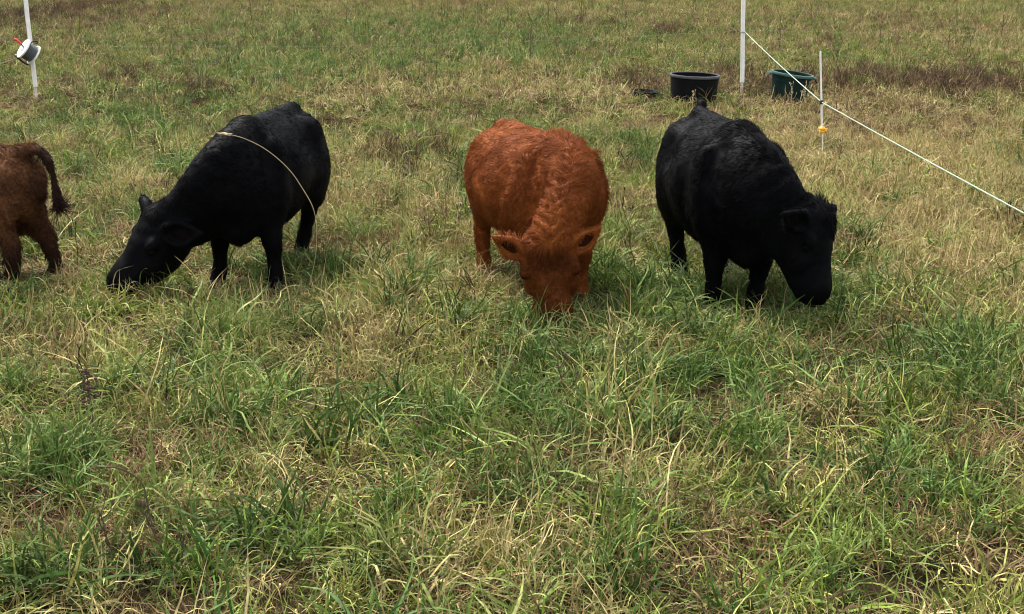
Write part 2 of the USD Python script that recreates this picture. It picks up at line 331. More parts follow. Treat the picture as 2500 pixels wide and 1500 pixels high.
def build_grass():
    rng = np.random.default_rng(11)
    kinds = {}
    gi = UsdGeom.PointInstancer.Define(stage, numbered('meadow_grass'))
    P, Q = str(gi.GetPath()) + '/', []
    def proto(kind, v, q, tip, mat):
        path = P + f'{kind}_tuft_{len(Q) + 1:03d}'
        quad_mesh(path, v, q, tip, mat)
        kinds.setdefault(kind, []).append(len(Q)); Q.append(path)
    for k in range(6):
        az = rng.random() * 6.28
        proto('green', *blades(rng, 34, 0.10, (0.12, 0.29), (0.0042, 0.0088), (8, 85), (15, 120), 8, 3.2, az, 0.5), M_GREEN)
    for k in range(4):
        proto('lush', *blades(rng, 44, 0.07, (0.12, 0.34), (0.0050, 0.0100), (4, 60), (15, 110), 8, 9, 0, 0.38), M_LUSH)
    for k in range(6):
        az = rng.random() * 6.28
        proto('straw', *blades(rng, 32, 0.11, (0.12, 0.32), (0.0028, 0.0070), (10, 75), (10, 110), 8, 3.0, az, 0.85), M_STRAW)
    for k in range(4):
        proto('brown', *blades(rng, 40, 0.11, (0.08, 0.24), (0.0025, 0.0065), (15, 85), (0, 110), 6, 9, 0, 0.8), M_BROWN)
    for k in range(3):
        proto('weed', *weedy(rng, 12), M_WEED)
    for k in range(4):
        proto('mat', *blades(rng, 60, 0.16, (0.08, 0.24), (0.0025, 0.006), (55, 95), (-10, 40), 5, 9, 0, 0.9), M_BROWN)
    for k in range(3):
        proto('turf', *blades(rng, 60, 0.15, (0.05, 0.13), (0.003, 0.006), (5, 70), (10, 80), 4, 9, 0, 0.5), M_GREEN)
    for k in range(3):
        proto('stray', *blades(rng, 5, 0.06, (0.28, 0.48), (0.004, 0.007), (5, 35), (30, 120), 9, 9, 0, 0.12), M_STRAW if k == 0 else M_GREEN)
    far = {}
    for kind, mat, w_, kw in (('green', M_GREEN, (.007, .013), ((12, 88), (10, 110))), ('lush', M_LUSH, (.008, .014), ((8, 75), (10, 110))), ('straw', M_STRAW, (.006, .012), ((15, 95), (0, 100))), ('brown', M_BROWN, (.006, .012), ((15, 95), (0, 100)))):
        for k in range(4):
            proto('far_' + kind, *blades(rng, 20, 0.13, (0.10, 0.27), w_, *kw, 6, 9, 0, 0.6), mat)
    # places, in ground coordinates
    blobs = []
    for u, v, ru, rv, kind, w in PLACES:
        c = on_height(u, v); a = on_height(u + ru, v); b0, b1 = on_height(u, max(v - rv, -60)), on_height(u, v + rv)
        blobs.append((c[0], (b0[1] + b1[1]) / 2, abs(a[0] - c[0]), abs(b0[1] - b1[1]) / 2, kind, w))
    pos, idx, scl, rot = [], [], [], []
    def scatter(y0, y1, per_m2, mix, size=1.0, flat=False):
        area = 0.37 * (y1 ** 2 - y0 ** 2) + 3.0 * (y1 - y0)
        n = int(area * per_m2)
        y = np.sqrt(rng.random(int(n * 1.0)) * (y1 ** 2 - y0 ** 2) + y0 ** 2)
        x = (rng.random(len(y)) * 2 - 1) * (0.37 * y + 1.2)
        W = {k: np.full(len(y), float(m)) for k, m in mix.items()}
        patch = meshkit.fbm(np.stack([x * 1.5, y * 1.5, np.zeros_like(x)], -1), 4, 21)
        patch2 = meshkit.fbm(np.stack([x * 2.6, y * 2.6, np.zeros_like(x) + 7], -1), 3, 33)
        W['straw'] *= np.clip((patch - 0.36) * 5, 0.12, 2.4)
        W['lush'] *= np.clip((0.62 - patch) * 5, 0.05, 2.2)
        W['brown'] *= np.clip((patch2 - 0.47) * 9, 0.05, 2.5)
        for cx, cy, rx, ry, kind, w in blobs:
            W[kind] += {'weed': 2.6, 'brown': 2.6, 'lush': 2.0}.get(kind, 2.6) * w * np.exp(-(((x - cx) / rx) ** 2 + ((y - cy) / ry) ** 2) * 0.8) * (0.35 + 1.3 * patch2)
        tot = np.stack(list(W.values()), -1)
        tot = np.cumsum(tot / tot.sum(1, keepdims=True), 1)
        pick = (rng.random(len(y))[:, None] > tot).sum(1)
        names = list(W)
        ok = np.ones(len(y), bool)
        for kx, ky, kr in KEEP_OUT:
            ok &= (x - kx) ** 2 + (y - ky) ** 2 > kr ** 2
        z = terrain(x, y)
        gap = meshkit.fbm(np.stack([x * 4.6, y * 4.6, np.zeros_like(x) + 3], -1), 2, 51)
        ok &= rng.random(len(y)) < (1.0 if flat else np.clip((gap - 0.22) * 3.6, 0.30, 1.0))
        for i in np.nonzero(ok)[0]:
            k = names[min(pick[i], len(names) - 1)]
            ks = kinds['far_' + k if y[i] > 15.5 and 'far_' + k in kinds else k]
            idx.append(ks[rng.integers(len(ks))])
            pos.append((x[i], y[i], z[i]))
            s = size * rng.uniform(0.65, 1.2) * (1.0 if flat else 0.56 + 0.86 * gap[i])
            low = min([1.0] + [0.50 + 0.5 * ((x[i] - gx) ** 2 + (y[i] - gy) ** 2) / gr ** 2 for gx, gy, gr in GRAZED])
            s *= 0.5 + 0.5 * low
            scl.append((s, s, s * low * rng.uniform(0.8, 1.1)))
            rot.append((rng.random() * 2 * np.pi, rng.normal(0, 0.12), rng.normal(0, 0.12)))
    BASE = {'green': 0.0, 'lush': 0.0, 'straw': 0.15, 'brown': 0.3, 'weed': 0.0, 'mat': 1.6, 'turf': 1.1, 'stray': 0.0}
    scatter(2.6, 14.0, 55, BASE, 1.0, True)
    scatter(14.0, 52.0, 26, BASE, 1.0, True)
    MIX = {'green': 1.0, 'lush': 0.34, 'straw': 0.40, 'brown': 0.25, 'weed': 0.035, 'mat': 0.1, 'turf': 0.35, 'stray': 0.10}
    scatter(2.6, 8.0, 120, MIX)
    scatter(8.0, 14.0, 95, MIX, 0.95)
    scatter(14.0, 26.0, 66, MIX, 0.75)
    scatter(26.0, 52.0, 36, MIX, 0.85)
    r = np.array(rot)
    cy, sy, cp, sp, cr, sr = np.cos(r[:, 0] / 2), np.sin(r[:, 0] / 2), np.cos(r[:, 1] / 2), np.sin(r[:, 1] / 2), np.cos(r[:, 2] / 2), np.sin(r[:, 2] / 2)
    q = np.stack([cy * cp * cr + sy * sp * sr, cy * cp * sr - sy * sp * cr, sy * cp * sr + cy * sp * cr, sy * cp * cr - cy * sp * sr], -1)
    gi.CreatePrototypesRel().SetTargets([Sdf.Path(p) for p in Q])
    gi.CreateProtoIndicesAttr(Vt.IntArray.FromNumpy(np.array(idx, np.int32)))
    gi.CreatePositionsAttr(Vt.Vec3fArray.FromNumpy(np.array(pos, np.float32)))
    gi.CreateScalesAttr(Vt.Vec3fArray.FromNumpy(np.array(scl, np.float32)))
    gi.CreateOrientationsAttr(Vt.QuathArray([Gf.Quath(float(a), float(b), float(c), float(d)) for a, b, c, d in q]))
    tag(gi, 'long tangled green and straw coloured grass covering the whole pasture', 'grass', kind='stuff')
    print('grass tufts', len(idx))

# ------------------------------------------------------------------ cattle
class Field:
    """A signed distance grid that soft shapes are blended into; its zero surface becomes one continuous mesh."""
    def __init__(self, lo, hi, h):
        self.lo, self.h = np.asarray(lo, float), h
        self.n = np.ceil((np.asarray(hi) - self.lo) / h).astype(int) + 1
        self.d = np.full(self.n, 0.5, np.float32)

    def _box(self, lo, hi, pad):
        a = np.clip(np.floor((lo - pad - self.lo) / self.h).astype(int), 0, self.n)
        b = np.clip(np.ceil((hi + pad - self.lo) / self.h).astype(int) + 1, 0, self.n)
        sl = tuple(slice(i, j) for i, j in zip(a, b))
        g = np.stack(np.meshgrid(*[self.lo[k] + self.h * np.arange(a[k], b[k]) for k in range(3)], indexing='ij'), -1)
        return sl, g

    def _blend(self, sl, d, k, cut):
        a = self.d[sl]
        if cut:
            d = -d
            t = np.clip(0.5 - 0.5 * (a - d) / k, 0, 1)
            self.d[sl] = a * (1 - t) + d * t + k * t * (1 - t)
        else:
            t = np.clip(0.5 + 0.5 * (a - d) / k, 0, 1)
            self.d[sl] = a * (1 - t) + d * t - k * t * (1 - t)

    def tube(self, pts, side, k=0.03, cut=False, n=5, cap=1.0):
        """pts rows: x, y, z, half width (along side), half height; side: one vector or one per row."""
        pts = np.asarray(pts, float)
        sd = np.broadcast_to(np.asarray(side, float), (len(pts), 3))
        s = spline(np.hstack([pts, sd]), n) if len(pts) > 2 else np.hstack([pts, sd])
        c, w, hh, sd = s[:, :3], np.maximum(s[:, 3], 0.004), np.maximum(s[:, 4], 0.004), s[:, 5:]
        R = np.maximum(w, hh).max()
        sl, g = self._box(c.min(0) - R, c.max(0) + R, k + 0.02)
        best = np.full(g.shape[:3], 1e3)
        for i in range(len(c) - 1):
            e = c[i + 1] - c[i]; L = np.linalg.norm(e)
            if L < 1e-6:
                continue
            ax = e / L
            t = np.clip(((g - c[i]) @ ax) / L, 0, 1)
            o = g - (c[i] + t[..., None] * e)
            s0 = sd[i] * 0.5 + sd[i + 1] * 0.5
            s0 = unit(s0 - ax * (s0 @ ax)); u0 = np.cross(ax, s0)
            wi, hi = w[i] + t * (w[i + 1] - w[i]), hh[i] + t * (hh[i + 1] - hh[i])
            m = np.minimum(wi, hi)
            q = np.sqrt((o @ s0 / wi) ** 2 + (o @ u0 / hi) ** 2 + (o @ ax / (m * (cap if i in (0, len(c) - 2) else 1.0))) ** 2)
            best = np.minimum(best, (q - 1) * m * np.where(q > 1, 1.0, 1.0))
        self._blend(sl, best, k, cut)

    def blob(self, c, radii, axes=None, k=0.03, cut=False):
        c, r = np.asarray(c, float), np.asarray(radii, float)
        A = np.eye(3) if axes is None else np.asarray(axes, float)
        sl, g = self._box(c - r.max(), c + r.max(), k + 0.02)
        o = (g - c) @ A.T
        q0 = np.sqrt(((o / r) ** 2).sum(-1)); q1 = np.sqrt(((o / r ** 2) ** 2).sum(-1)) + 1e-9
        self._blend(sl, q0 * (q0 - 1) / q1, k, cut)

    def mesh(self):
        """Surface nets."""
        D, n = self.d, self.n
        ins = D < 0
        cnt = np.zeros(n - 1, np.int8)
        for o in np.ndindex(2, 2, 2):
            cnt += ins[tuple(slice(o[k], n[k] - 1 + o[k]) for k in range(3))]
        cells = np.argwhere((cnt > 0) & (cnt < 8))
        ids = np.full(n - 1, -1, np.int64); ids[tuple(cells.T)] = np.arange(len(cells))
        acc, num = np.zeros((len(cells), 3)), np.zeros(len(cells))
        corners = list(np.ndindex(2, 2, 2))
        for a in corners:
            for k in range(3):
                if a[k] == 0:
                    b = list(a); b[k] = 1
                    va, vb = D[tuple((cells + a).T)], D[tuple((cells + b).T)]
                    x = (va < 0) != (vb < 0)
                    t = np.where(x, va / np.where(x, va - vb, 1), 0)
                    p = np.repeat(np.array(a, float)[None], len(cells), 0); p[:, k] += t
                    acc[x] += p[x]; num += x
        v = self.lo + (cells + acc / num[:, None]) * self.h
        quads = []
        for k in range(3):
            i, j = (k + 1) % 3, (k + 2) % 3
            s0 = [slice(None)] * 3; s1 = [slice(None)] * 3
            s0[k], s1[k] = slice(0, -1), slice(1, None)
            e = np.argwhere(ins[tuple(s0)] != ins[tuple(s1)])
            e = e[(e[:, i] > 0) & (e[:, j] > 0) & (e[:, i] < n[i] - 1) & (e[:, j] < n[j] - 1)]
            flip = ins[tuple(e.T)]
            def cell(di, dj):
                c = e.copy(); c[:, i] -= di; c[:, j] -= dj
                return ids[tuple(c.T)]
            q = np.stack([cell(1, 1), cell(0, 1), cell(0, 0), cell(1, 0)], -1)
            q[~flip] = q[~flip][:, ::-1]
            quads.append(q)
        q = np.vstack(quads)
        f = np.vstack([q[:, [0, 1, 2]], q[:, [0, 2, 3]]])
        m = trimesh.Trimesh(v, f, process=False)
        parts = m.split(only_watertight=False)
        return max(parts, key=lambda x: len(x.faces)) if len(parts) > 1 else m

def rotz(a):
    return np.array([[math.cos(a), -math.sin(a), 0], [math.sin(a), math.cos(a), 0], [0, 0, 1]])

class Beast:
    """Where an animal stands and how it is posed; everything in its own frame: x forward, y left, z up."""
    def __init__(self, pos, heading, size, neck, poll, muzzle, side, feet=None, fat=1.0, tail=None, head=1.0, tors=None, ear=(0.0, 0.0), hw=1.3, arch=0.0, es=1.0):
        self.pos = np.array([pos[0], pos[1], float(terrain(pos[0], pos[1])) * 0.5])
        self.yaw = math.atan2(heading[1], heading[0]); self.S = size
        R = rotz(self.yaw)
        L = lambda p: R.T @ (np.asarray(p, float) - self.pos)
        self.neck = [(L(p), w, h) for p, w, h in neck]
        self.poll, self.muzzle = L(poll), L(muzzle)
        self.side = R.T @ unit(side)
        self.feet = feet or {}
        self.fat, self.tail, self.hs, self.ear, self.arch, self.hw, self.es = fat, tail, head, ear, arch, hw, es
        self.R, self.L = R, L

    def build(self, h=0.0115):
        S = self.S
        T = lambda *p: np.array(p) * S
        allp = np.array([self.poll, self.muzzle] + [p for p, _, _ in self.neck] + ([self.L(p[0]) for p in self.tail] if self.tail else []))
        lo = np.minimum(allp.min(0) - 0.30, T(-0.80, -0.36, -0.03)); hi = np.maximum(allp.max(0) + 0.30, T(0.75, 0.36, 1.10))
        F = Field(lo, hi, h); f = self.fat
        Y = (0, 1, 0)
        # torso: centre height, half width, half height
        rows = [(-0.63, .735, .085, .10), (-0.57, .715, .160, .19), (-0.44, .680, .208 * f, .250), (-0.24, .645, .242 * f, .297), (0.00, .625, .268 * f, .330),
                (0.20, .620, .250 * f, .335), (0.36, .625, .210 * f, .325), (0.50, .600, .165, .270), (0.60, .560, .100, .170)]
        F.tube([(x * S, 0, (z + self.arch * math.cos(x * 2.2)) * S, w * S, hh * S) for x, z, w, hh in rows], Y, 0.02)
        F.tube([(-0.63 * S, 0, .895 * S, .025 * S, .040 * S), (-0.55 * S, 0, .940 * S, .028 * S, .035 * S), (-0.36 * S, 0, .945 * S, .036 * S, .030 * S), (0.0, 0, .918 * S, .042 * S, .035 * S), (0.20 * S, 0, .925 * S, .040 * S, .035 * S), (0.33 * S, 0, .945 * S, .040 * S, .035 * S)], Y, 0.075 * S)
        for s in (-1, 1):
            F.blob(T(-0.37, s * .160, .850), T(.080, .045, .045), k=0.09 * S)            # hip bone
            F.blob(T(-0.57, s * .085, .85), T(.05, .035, .05), k=0.05 * S)             # pin bone
            F.blob(T(-0.40, s * .155, .60), T(.205, .098, .255), k=0.06 * S)           # thigh
            F.blob(T(0.34, s * (.165 + (f - 1) * .12), .66), T(.110, .084, .225), k=0.045 * S)            # shoulder
            F.blob(T(-0.20, s * (.235 * f + .030), .78), T(.10, .05, .075), k=0.08 * S, cut=True)    # hollow before the hip
            F.blob(T(0.22, s * (.25 * f + .035), .70), T(.045, .04, .16), k=0.07 * S, cut=True)    # behind the shoulder
        F.blob(T(0.50, 0, .40), T(.14, .085, .12), k=0.06 * S)                         # brisket
        # legs
        self.hoofs = []
        for key, s in (('FL', 1), ('FR', -1)):
            dx, dy = self.feet.get(key, (0, 0))
            base = np.array([.37, s * .135, 0])
            rowsl = [((.39, s * .150, .64), .075, .13, 0), ((.345, s * .150, .50), .084, .110, 0.12), ((.365, s * .140, .37), .064, .073, 0.35), ((.375, s * .135, .275), .057, .060, 0.55), ((.365, s * .135, .18), .041, .046, 0.75), ((.370, s * .135, .09), .044, .046, 0.92), ((.392, s * .135, .02), .047, .052, 1.0)]
            F.tube([((p[0]) * S + dx * k, p[1] * S + dy * k, p[2] * S, w * S, hh * S) for p, w, hh, k in rowsl], Y, 0.045 * S)
            self.hoofs.append((.40 * S + dx, s * .135 * S + dy))
        for key, s in (('HL', 1), ('HR', -1)):
            dx, dy = self.feet.get(key, (0, 0))
            rowsl = [((-.36, s * .145, .62), .10, .19, 0), ((-.385, s * .165, .50), .100, .165, 0.15), ((-.46, s * .160, .40), .072, .100, 0.35), ((-.53, s * .150, .315), .052, .068, 0.5), ((-.53, s * .148, .20), .042, .047, 0.72), ((-.515, s * .148, .09), .043, .047, 0.92), ((-.49, s * .148, .02), .048, .054, 1.0)]
            F.tube([(p[0] * S + dx * k, p[1] * S + dy * k, p[2] * S, w * S, hh * S) for p, w, hh, k in rowsl], Y, 0.05 * S)
            self.hoofs.append((-.485 * S + dx, s * .148 * S + dy))
        # neck
        m = unit(self.muzzle - self.poll); s = unit(self.side - m * (self.side @ m)); nrm = np.cross(m, s)
        self.m, self.s, self.nrm = m, s, nrm
        H = self.hs
        nk = [(np.array([.28, 0, .70]) * S, .155 * S, .25 * S)] + self.neck
        end = self.poll + m * 0.05 * H - nrm * 0.075 * H * self.hw
        rowsn = [(*p, w, hh) for p, w, hh in nk] + [(*end, 0.082 * H * self.hw, 0.085 * H * self.hw)]
        sides = [np.array([0, 1.0, 0])]
        for i in range(len(self.neck)):
            q = (i + 1) / (len(self.neck) + 1)
            sides.append(unit(np.array([0, 1.0, 0]) * (1 - q) + s * q))
        sides.append(s)
        F.tube(rowsn, np.array(sides), 0.07 * S, n=6)
        for q in (-1, 1):
            F.tube([(.42 * S, q * (.145 + (f - 1) * .1) * S, .88 * S, .014 * S, .014 * S), (.48 * S, q * (.215 + (f - 1) * .12) * S, .70 * S, .030 * S, .030 * S), (.50 * S, q * .205 * S, .52 * S, .016 * S, .016 * S)], Y, 0.09 * S, cut=True)
        # head
        self.ears = []
        hd = self.poll
        G = self.hw
        at = lambda t, off, sd=0.0: hd + (m * t - nrm * off * G + s * sd * G) * H
        rowsh = [(0.00, .072, .086, .064), (.07, .085, .108, .090), (.14, .092, .103, .096), (.21, .087, .082, .086), (.28, .078, .067, .073), (.345, .076, .070, .074), (.395, .074, .074, .070), (.418, .070, .066, .058)]
        F.tube([(*at(t, off), w * H * G, d * H * G) for t, off, w, d in rowsh], s, 0.03 * H, cap=0.42)
        A = np.array([m, s, nrm])
        F.blob(at(.02, .035), np.array([.055, .075 * G, .045 * G]) * H, A, 0.03 * H)           # poll
        F.blob(at(.14, .155), np.array([.120, .058 * G, .055 * G]) * H, A, 0.05 * H)           # jaw
        F.blob(at(.30, .130), np.array([.10, .046 * G, .030 * G]) * H, A, 0.04 * H)
        F.tube([(*at(.405, .118, -.060), .008 * H, .007 * H), (*at(.425, .118, 0), .008 * H, .007 * H), (*at(.405, .118, .060), .008 * H, .007 * H)], nrm, 0.012 * H, cut=True)   # mouth
        F.tube([(*at(.405, .118, -.075), .008 * H, .007 * H), (*at(.33, .122, -.075), .006 * H, .006 * H)], nrm, 0.012 * H, cut=True)
        F.tube([(*at(.405, .118, .075), .008 * H, .007 * H), (*at(.33, .122, .075), .006 * H, .006 * H)], nrm, 0.012 * H, cut=True)            # chin
        F.tube([(*at(.10, .170), .060 * H * G, .050 * H * G), (*at(.23, .160), .056 * H * G, .046 * H * G), (*at(.36, .120), .058 * H * G, .038 * H * G)], s, 0.04 * H)   # lower jaw
        for q in (-1, 1):
            F.blob(at(.140, .042, q * .090), np.array([.046, .032, .034]) * H, A, 0.02 * H)   # brow
            F.blob(at(.175, .060, q * .106), np.array([.024, .020, .018]) * H, A, 0.015 * H, cut=True)
            F.blob(at(.24, .10, q * .075), np.array([.07, .026 * G, .045 * G]) * H, A, 0.04 * H)       # cheek
            e0 = at(.055, .055, q * .088)
            ea = self.ear if np.ndim(self.ear[0]) == 0 else self.ear[(q + 1) // 2]
            ed = unit(s * q * (1 - 0.12) - m * (0.28 + ea[0]) + nrm * (-0.10 + ea[1]))      # ear axis
            en = unit(nrm * 0.75 + m * 0.65 - ed * ((nrm * 0.75 + m * 0.65) @ ed))                      # its open side
            eb = np.cross(en, ed)
            E = H * self.es
            self.ears.append((e0, ed, en, eb, E))
            K = E * 0.86
            F.tube([(*(e0 - ed * .02 * K), .036 * E, .032 * E), (*(e0 + ed * .05 * K), .068 * E, .040 * E), (*(e0 + ed * .10 * K), .074 * E, .038 * E), (*(e0 + ed * .155 * K), .055 * E, .028 * E), (*(e0 + ed * .205 * K), .030 * E, .018 * E), (*(e0 + ed * .245 * K), .010 * E, .010 * E)], eb, 0.015 * H)
            F.tube([(*(e0 + ed * .045 * K + en * .036 * E), .022 * E, .028 * E), (*(e0 + ed * .10 * K + en * .038 * E), .052 * E, .046 * E), (*(e0 + ed * .165 * K + en * .032 * E), .036 * E, .030 * E), (*(e0 + ed * .215 * K + en * .022 * E), .012 * E, .010 * E)], eb, 0.010 * H, cut=True)
        if self.tail:
            F.tube([(*self.L(p), r, r) for p, r in self.tail], Y, 0.03 * S)
        self.at, self.H, self.A = at, H, A
        mesh = F.mesh()
        trimesh.smoothing.filter_taubin(mesh, 0.5, 0.53, 6)
        return mesh

def lumps(mesh, beast, amount=0.006, scale=9.0, seed=0, ripple=0.0):
    v = mesh.vertices
    n = mesh.vertex_normals
    d = (meshkit.fbm(v * scale, 3, seed) - 0.5) * 2 * amount + (meshkit.fbm(v * np.array([scale * 0.8, scale * 2.5, scale * 2.5]), 2, seed + 4) - 0.5) * amount
    if ripple:                                  # folds of long hair over the crest of the neck
        line = spline([np.array([.22, 0, .95]) * beast.S] + [p + np.array([0, 0, h * 0.9]) for p, _, h in beast.neck] + [beast.poll], 24)
        dist = np.linalg.norm(v[:, None] - line[None], axis=2)
        arc = np.concatenate([[0], np.cumsum(np.linalg.norm(np.diff(line, axis=0), axis=1))])
        near = dist.argmin(1); w_ = np.exp(-(dist.min(1) / 0.10) ** 2)
        sd = (v - line[near]) @ beast.s
        run = arc[near] + 0.9 * np.abs(sd)
        d += ripple * w_ * (np.sin(run * 2 * np.pi / 0.060 + 4 * (meshkit.noise(v * 5, seed + 8) - .5)) - 0.8 * np.exp(-(sd / 0.02) ** 2))
    mesh.vertices = v + n * d[:, None]
    return mesh

def fur(beast, mesh, path, mat, count, length, width, seed, rough=0.35, crest=0.0, face=0.55, wave=0.6, poll=1.9):
    """Short hair lying along the coat, as curves."""
    rng = np.random.default_rng(seed)
    pts, fi = trimesh.sample.sample_surface(mesh, count, seed=seed)
    # smooth normals
    tri = mesh.triangles[fi]
    bary = trimesh.triangles.points_to_barycentric(tri, pts)
    nv = unit((mesh.vertex_normals[mesh.faces[fi]] * bary[..., None]).sum(1))
    S = beast.S
    keep = (pts[:, 2] > 0.03) & np.all([np.linalg.norm(pts - beast.at(.178, .060, sg * .091), axis=1) > 0.030 * beast.H for sg in (-1, 1)], axis=0)
    pts, nv = pts[keep], nv[keep]
    dh = np.linalg.norm(pts - beast.at(.18, .08), axis=1) / beast.H
    on_head = np.clip((0.27 - dh) / 0.06, 0, 1)
    nb = np.linalg.norm(pts[:, None] - np.array([p for p, _, _ in beast.neck])[None], axis=2).min(1)
    neck_dir = unit(np.array([.3, 0, .7]) * S - beast.poll)
    torso_x = np.clip((0.34 * S - pts[:, 0]) / (0.15 * S), 0, 1)
    on_neck = (1 - torso_x) * (1 - on_head) * (pts[:, 2] > 0.40 * S)
    leg = np.clip((0.40 * S - pts[:, 2]) / (0.08 * S), 0, 1) * (1 - on_head)
    flow = np.array([-0.85, 0, -0.45])[None] * np.ones((len(pts), 1))
    flow = flow * (1 - on_neck[:, None]) + (neck_dir + np.array([0, 0, -0.6])) * on_neck[:, None]
    flow = flow * (1 - leg[:, None]) + np.array([-0.1, 0, -1.0]) * leg[:, None]
    flow = flow * (1 - on_head[:, None]) + (beast.m * 0.5 - beast.nrm * 0.5) * on_head[:, None]
    q = pts / S
    sw = np.stack([meshkit.noise(q * 11 + 3.1 * k, seed + k) - 0.5 for k in range(3)], -1) * 1.6
    sw += np.stack([meshkit.noise(q * 27 + 3.1 * k, seed + 9 + k) - 0.5 for k in range(3)], -1) * 1.2
    flow = flow + sw * wave + rng.normal(0, 0.16, flow.shape)
    tan = unit(flow - nv * (flow * nv).sum(1, keepdims=True))
    lift = rough * (0.6 + 0.8 * rng.random(len(pts)))[:, None]
    d0 = unit(tan + nv * lift)
    Ln = length * rng.uniform(0.55, 1.25, len(pts)) * (0.55 + 0.9 * meshkit.noise(q * 8, seed + 20))
    Ln *= 1 - (1 - face) * on_head
    ear_d = np.min([np.linalg.norm(pts - (beast.at(.0, .05) + beast.s * sg * (.11 * beast.hw + .09) * beast.H), axis=1) for sg in (-1, 1)], axis=0)
    earness = np.clip((0.13 * beast.H - ear_d) / (0.03 * beast.H), 0, 1)
    Ln *= 1 - 0.25 * earness
    pollness = np.clip(1 - np.linalg.norm(pts - beast.at(.01, .02), axis=1) / (0.14 * beast.H), 0, 1)
    Ln *= 1 + poll * pollness
    tailness = np.clip((-0.66 * S - pts[:, 0]) / (0.04 * S), 0, 1) * (pts[:, 2] > 0.45 * S)
    Ln *= 1 - 0.35 * tailness
    Ln *= 1 + 2.6 * tailness * np.clip((0.62 * S - pts[:, 2]) / (0.08 * S), 0, 1)
    top = np.clip((nv[:, 2] - 0.35) / 0.4, 0, 1) * on_neck
    Ln *= 1 + crest * top
    if crest:                                             # hair of the neck crest parts to both sides in waves
        run = pts @ neck_dir
        parting = unit(np.cross(np.broadcast_to(neck_dir, pts.shape), nv))
        mid = np.array([p for p, _, _ in beast.neck]).mean(0)
        sdv = np.cross(neck_dir, [0, 0, 1.0]); sdv = sdv / np.linalg.norm(sdv)
        off = (pts - mid) @ sdv
        wv = np.sin(run * 2 * np.pi / 0.062 + 2.2 * np.sign(off) + 3 * meshkit.noise(q * 6, seed + 40))
        sgn = np.sign(parting @ sdv) * np.tanh(off / 0.035)
        dw = unit(parting * sgn[:, None] + neck_dir * (0.9 * wv)[:, None] + nv * (0.30 + 0.3 * wv[:, None]) + rng.normal(0, .35, pts.shape))
        d0 = unit(d0 * (1 - 0.75 * top * min(crest, 1))[:, None] + dw * (0.75 * top * min(crest, 1))[:, None])
        tan = unit(tan * (1 - 0.7 * top * min(crest, 1))[:, None] + dw * (0.7 * top * min(crest, 1))[:, None])
    under = np.clip((-nv[:, 2] - 0.2) / 0.5, 0, 1) * (1 - leg) * (1 - on_head)
    Ln *= 1 + 0.5 * under
    d1 = unit(d0 * 0.45 + tan * 0.75 + np.array([0, 0, -0.18]) + rng.normal(0, 0.12, tan.shape))
    p0 = pts - nv * 0.003
    p1 = p0 + d0 * (Ln * 0.5)[:, None]
    p2 = p1 + d1 * (Ln * 0.5)[:, None]
    C = np.stack([p0, p1, p2], 1)
    W = np.stack([np.full(len(C), width), np.full(len(C), width * 0.85), np.full(len(C), width * 0.12)], 1) * rng.uniform(0.6, 1.3, (len(C), 1))
    bc = UsdGeom.BasisCurves.Define(stage, path)
    bc.CreateTypeAttr('linear'); bc.CreateWrapAttr('nonperiodic')
    bc.CreatePointsAttr(Vt.Vec3fArray.FromNumpy(C.reshape(-1, 3).astype(np.float32)))
    bc.CreateCurveVertexCountsAttr(Vt.IntArray.FromNumpy(np.full(len(C), 3, np.int32)))
    bc.CreateWidthsAttr(Vt.FloatArray.FromNumpy(W.ravel().astype(np.float32)))
    bc.SetWidthsInterpolation('vertex')
    UsdShade.MaterialBindingAPI.Apply(bc.GetPrim()).Bind(mat)
    return bc

def nose_mesh(b):
    H = b.H
    c = b.at(.43, .055)
    F = Field(c - 0.13 * H, c + 0.13 * H, 0.006)
    F.blob(b.at(.424, .042), np.array([.036, .052 * b.hw, .032 * b.hw]) * H, b.A, 0.01)
    for q in (-1, 1):
        F.blob(b.at(.456, .034, q * .036), np.array([.020, .018, .013]) * H, b.A, 0.006, cut=True)
    F.blob(b.at(.462, .050), np.array([.010, .004, .03]) * H, b.A, 0.004, cut=True)
    return F.mesh()

def add_beast(name, b, label, category, coat, nose, hair, lump=(0.006, 9.0), seed=1, ripple=0.0):
    t = thing(name, b.pos, label, category, rotz=math.degrees(b.yaw))
    body = lumps(b.build(), b, *lump, seed, ripple)
    part('body', body, coat, t, smooth=True)
    fur(b, body, numbered('coat', str(t.GetPath())), coat, seed=seed, **hair)
    part('nose', nose_mesh(b), nose, t, smooth=True)
    for q in (1, -1):
        e = trimesh.creation.icosphere(2, 0.022 * b.H); e.apply_translation(b.at(.176, .052, q * .090 + q * .006 / b.hw))
        part('eye', e, M_EYE, t, smooth=True)
    for e0, ed, en, eb, E in b.ears:
        leaf = trimesh.creation.icosphere(2, 1.0)
        R4 = np.eye(4); R4[:3, 0], R4[:3, 1], R4[:3, 2] = ed, eb, en
        leaf.apply_scale(np.array([.062, .042, .007]) * E); leaf.apply_transform(R4); leaf.apply_translation(e0 + ed * .118 * E * .86 + en * .002 * E)
        part('inner_ear', leaf, M_INNERRED if nose is M_NOSEBR else M_INNER, t, smooth=True)  # thin dark patch: ear skin plus painted shade of the cup
    for x, y in b.hoofs:
        halves = []
        for q in (-1, 1):
            hf = lathe([(0.0, 0.0), (.034 * b.S, 0.0), (.026 * b.S, .06 * b.S), (0.0, .06 * b.S)], 14)
            hf.apply_scale([1.35, 0.72, 1]); hf.apply_translation([x, y + q * .025 * b.S, -0.01])
            halves.append(hf)
        part('hoof', cat(halves), M_HOOF, t)
    return t, body

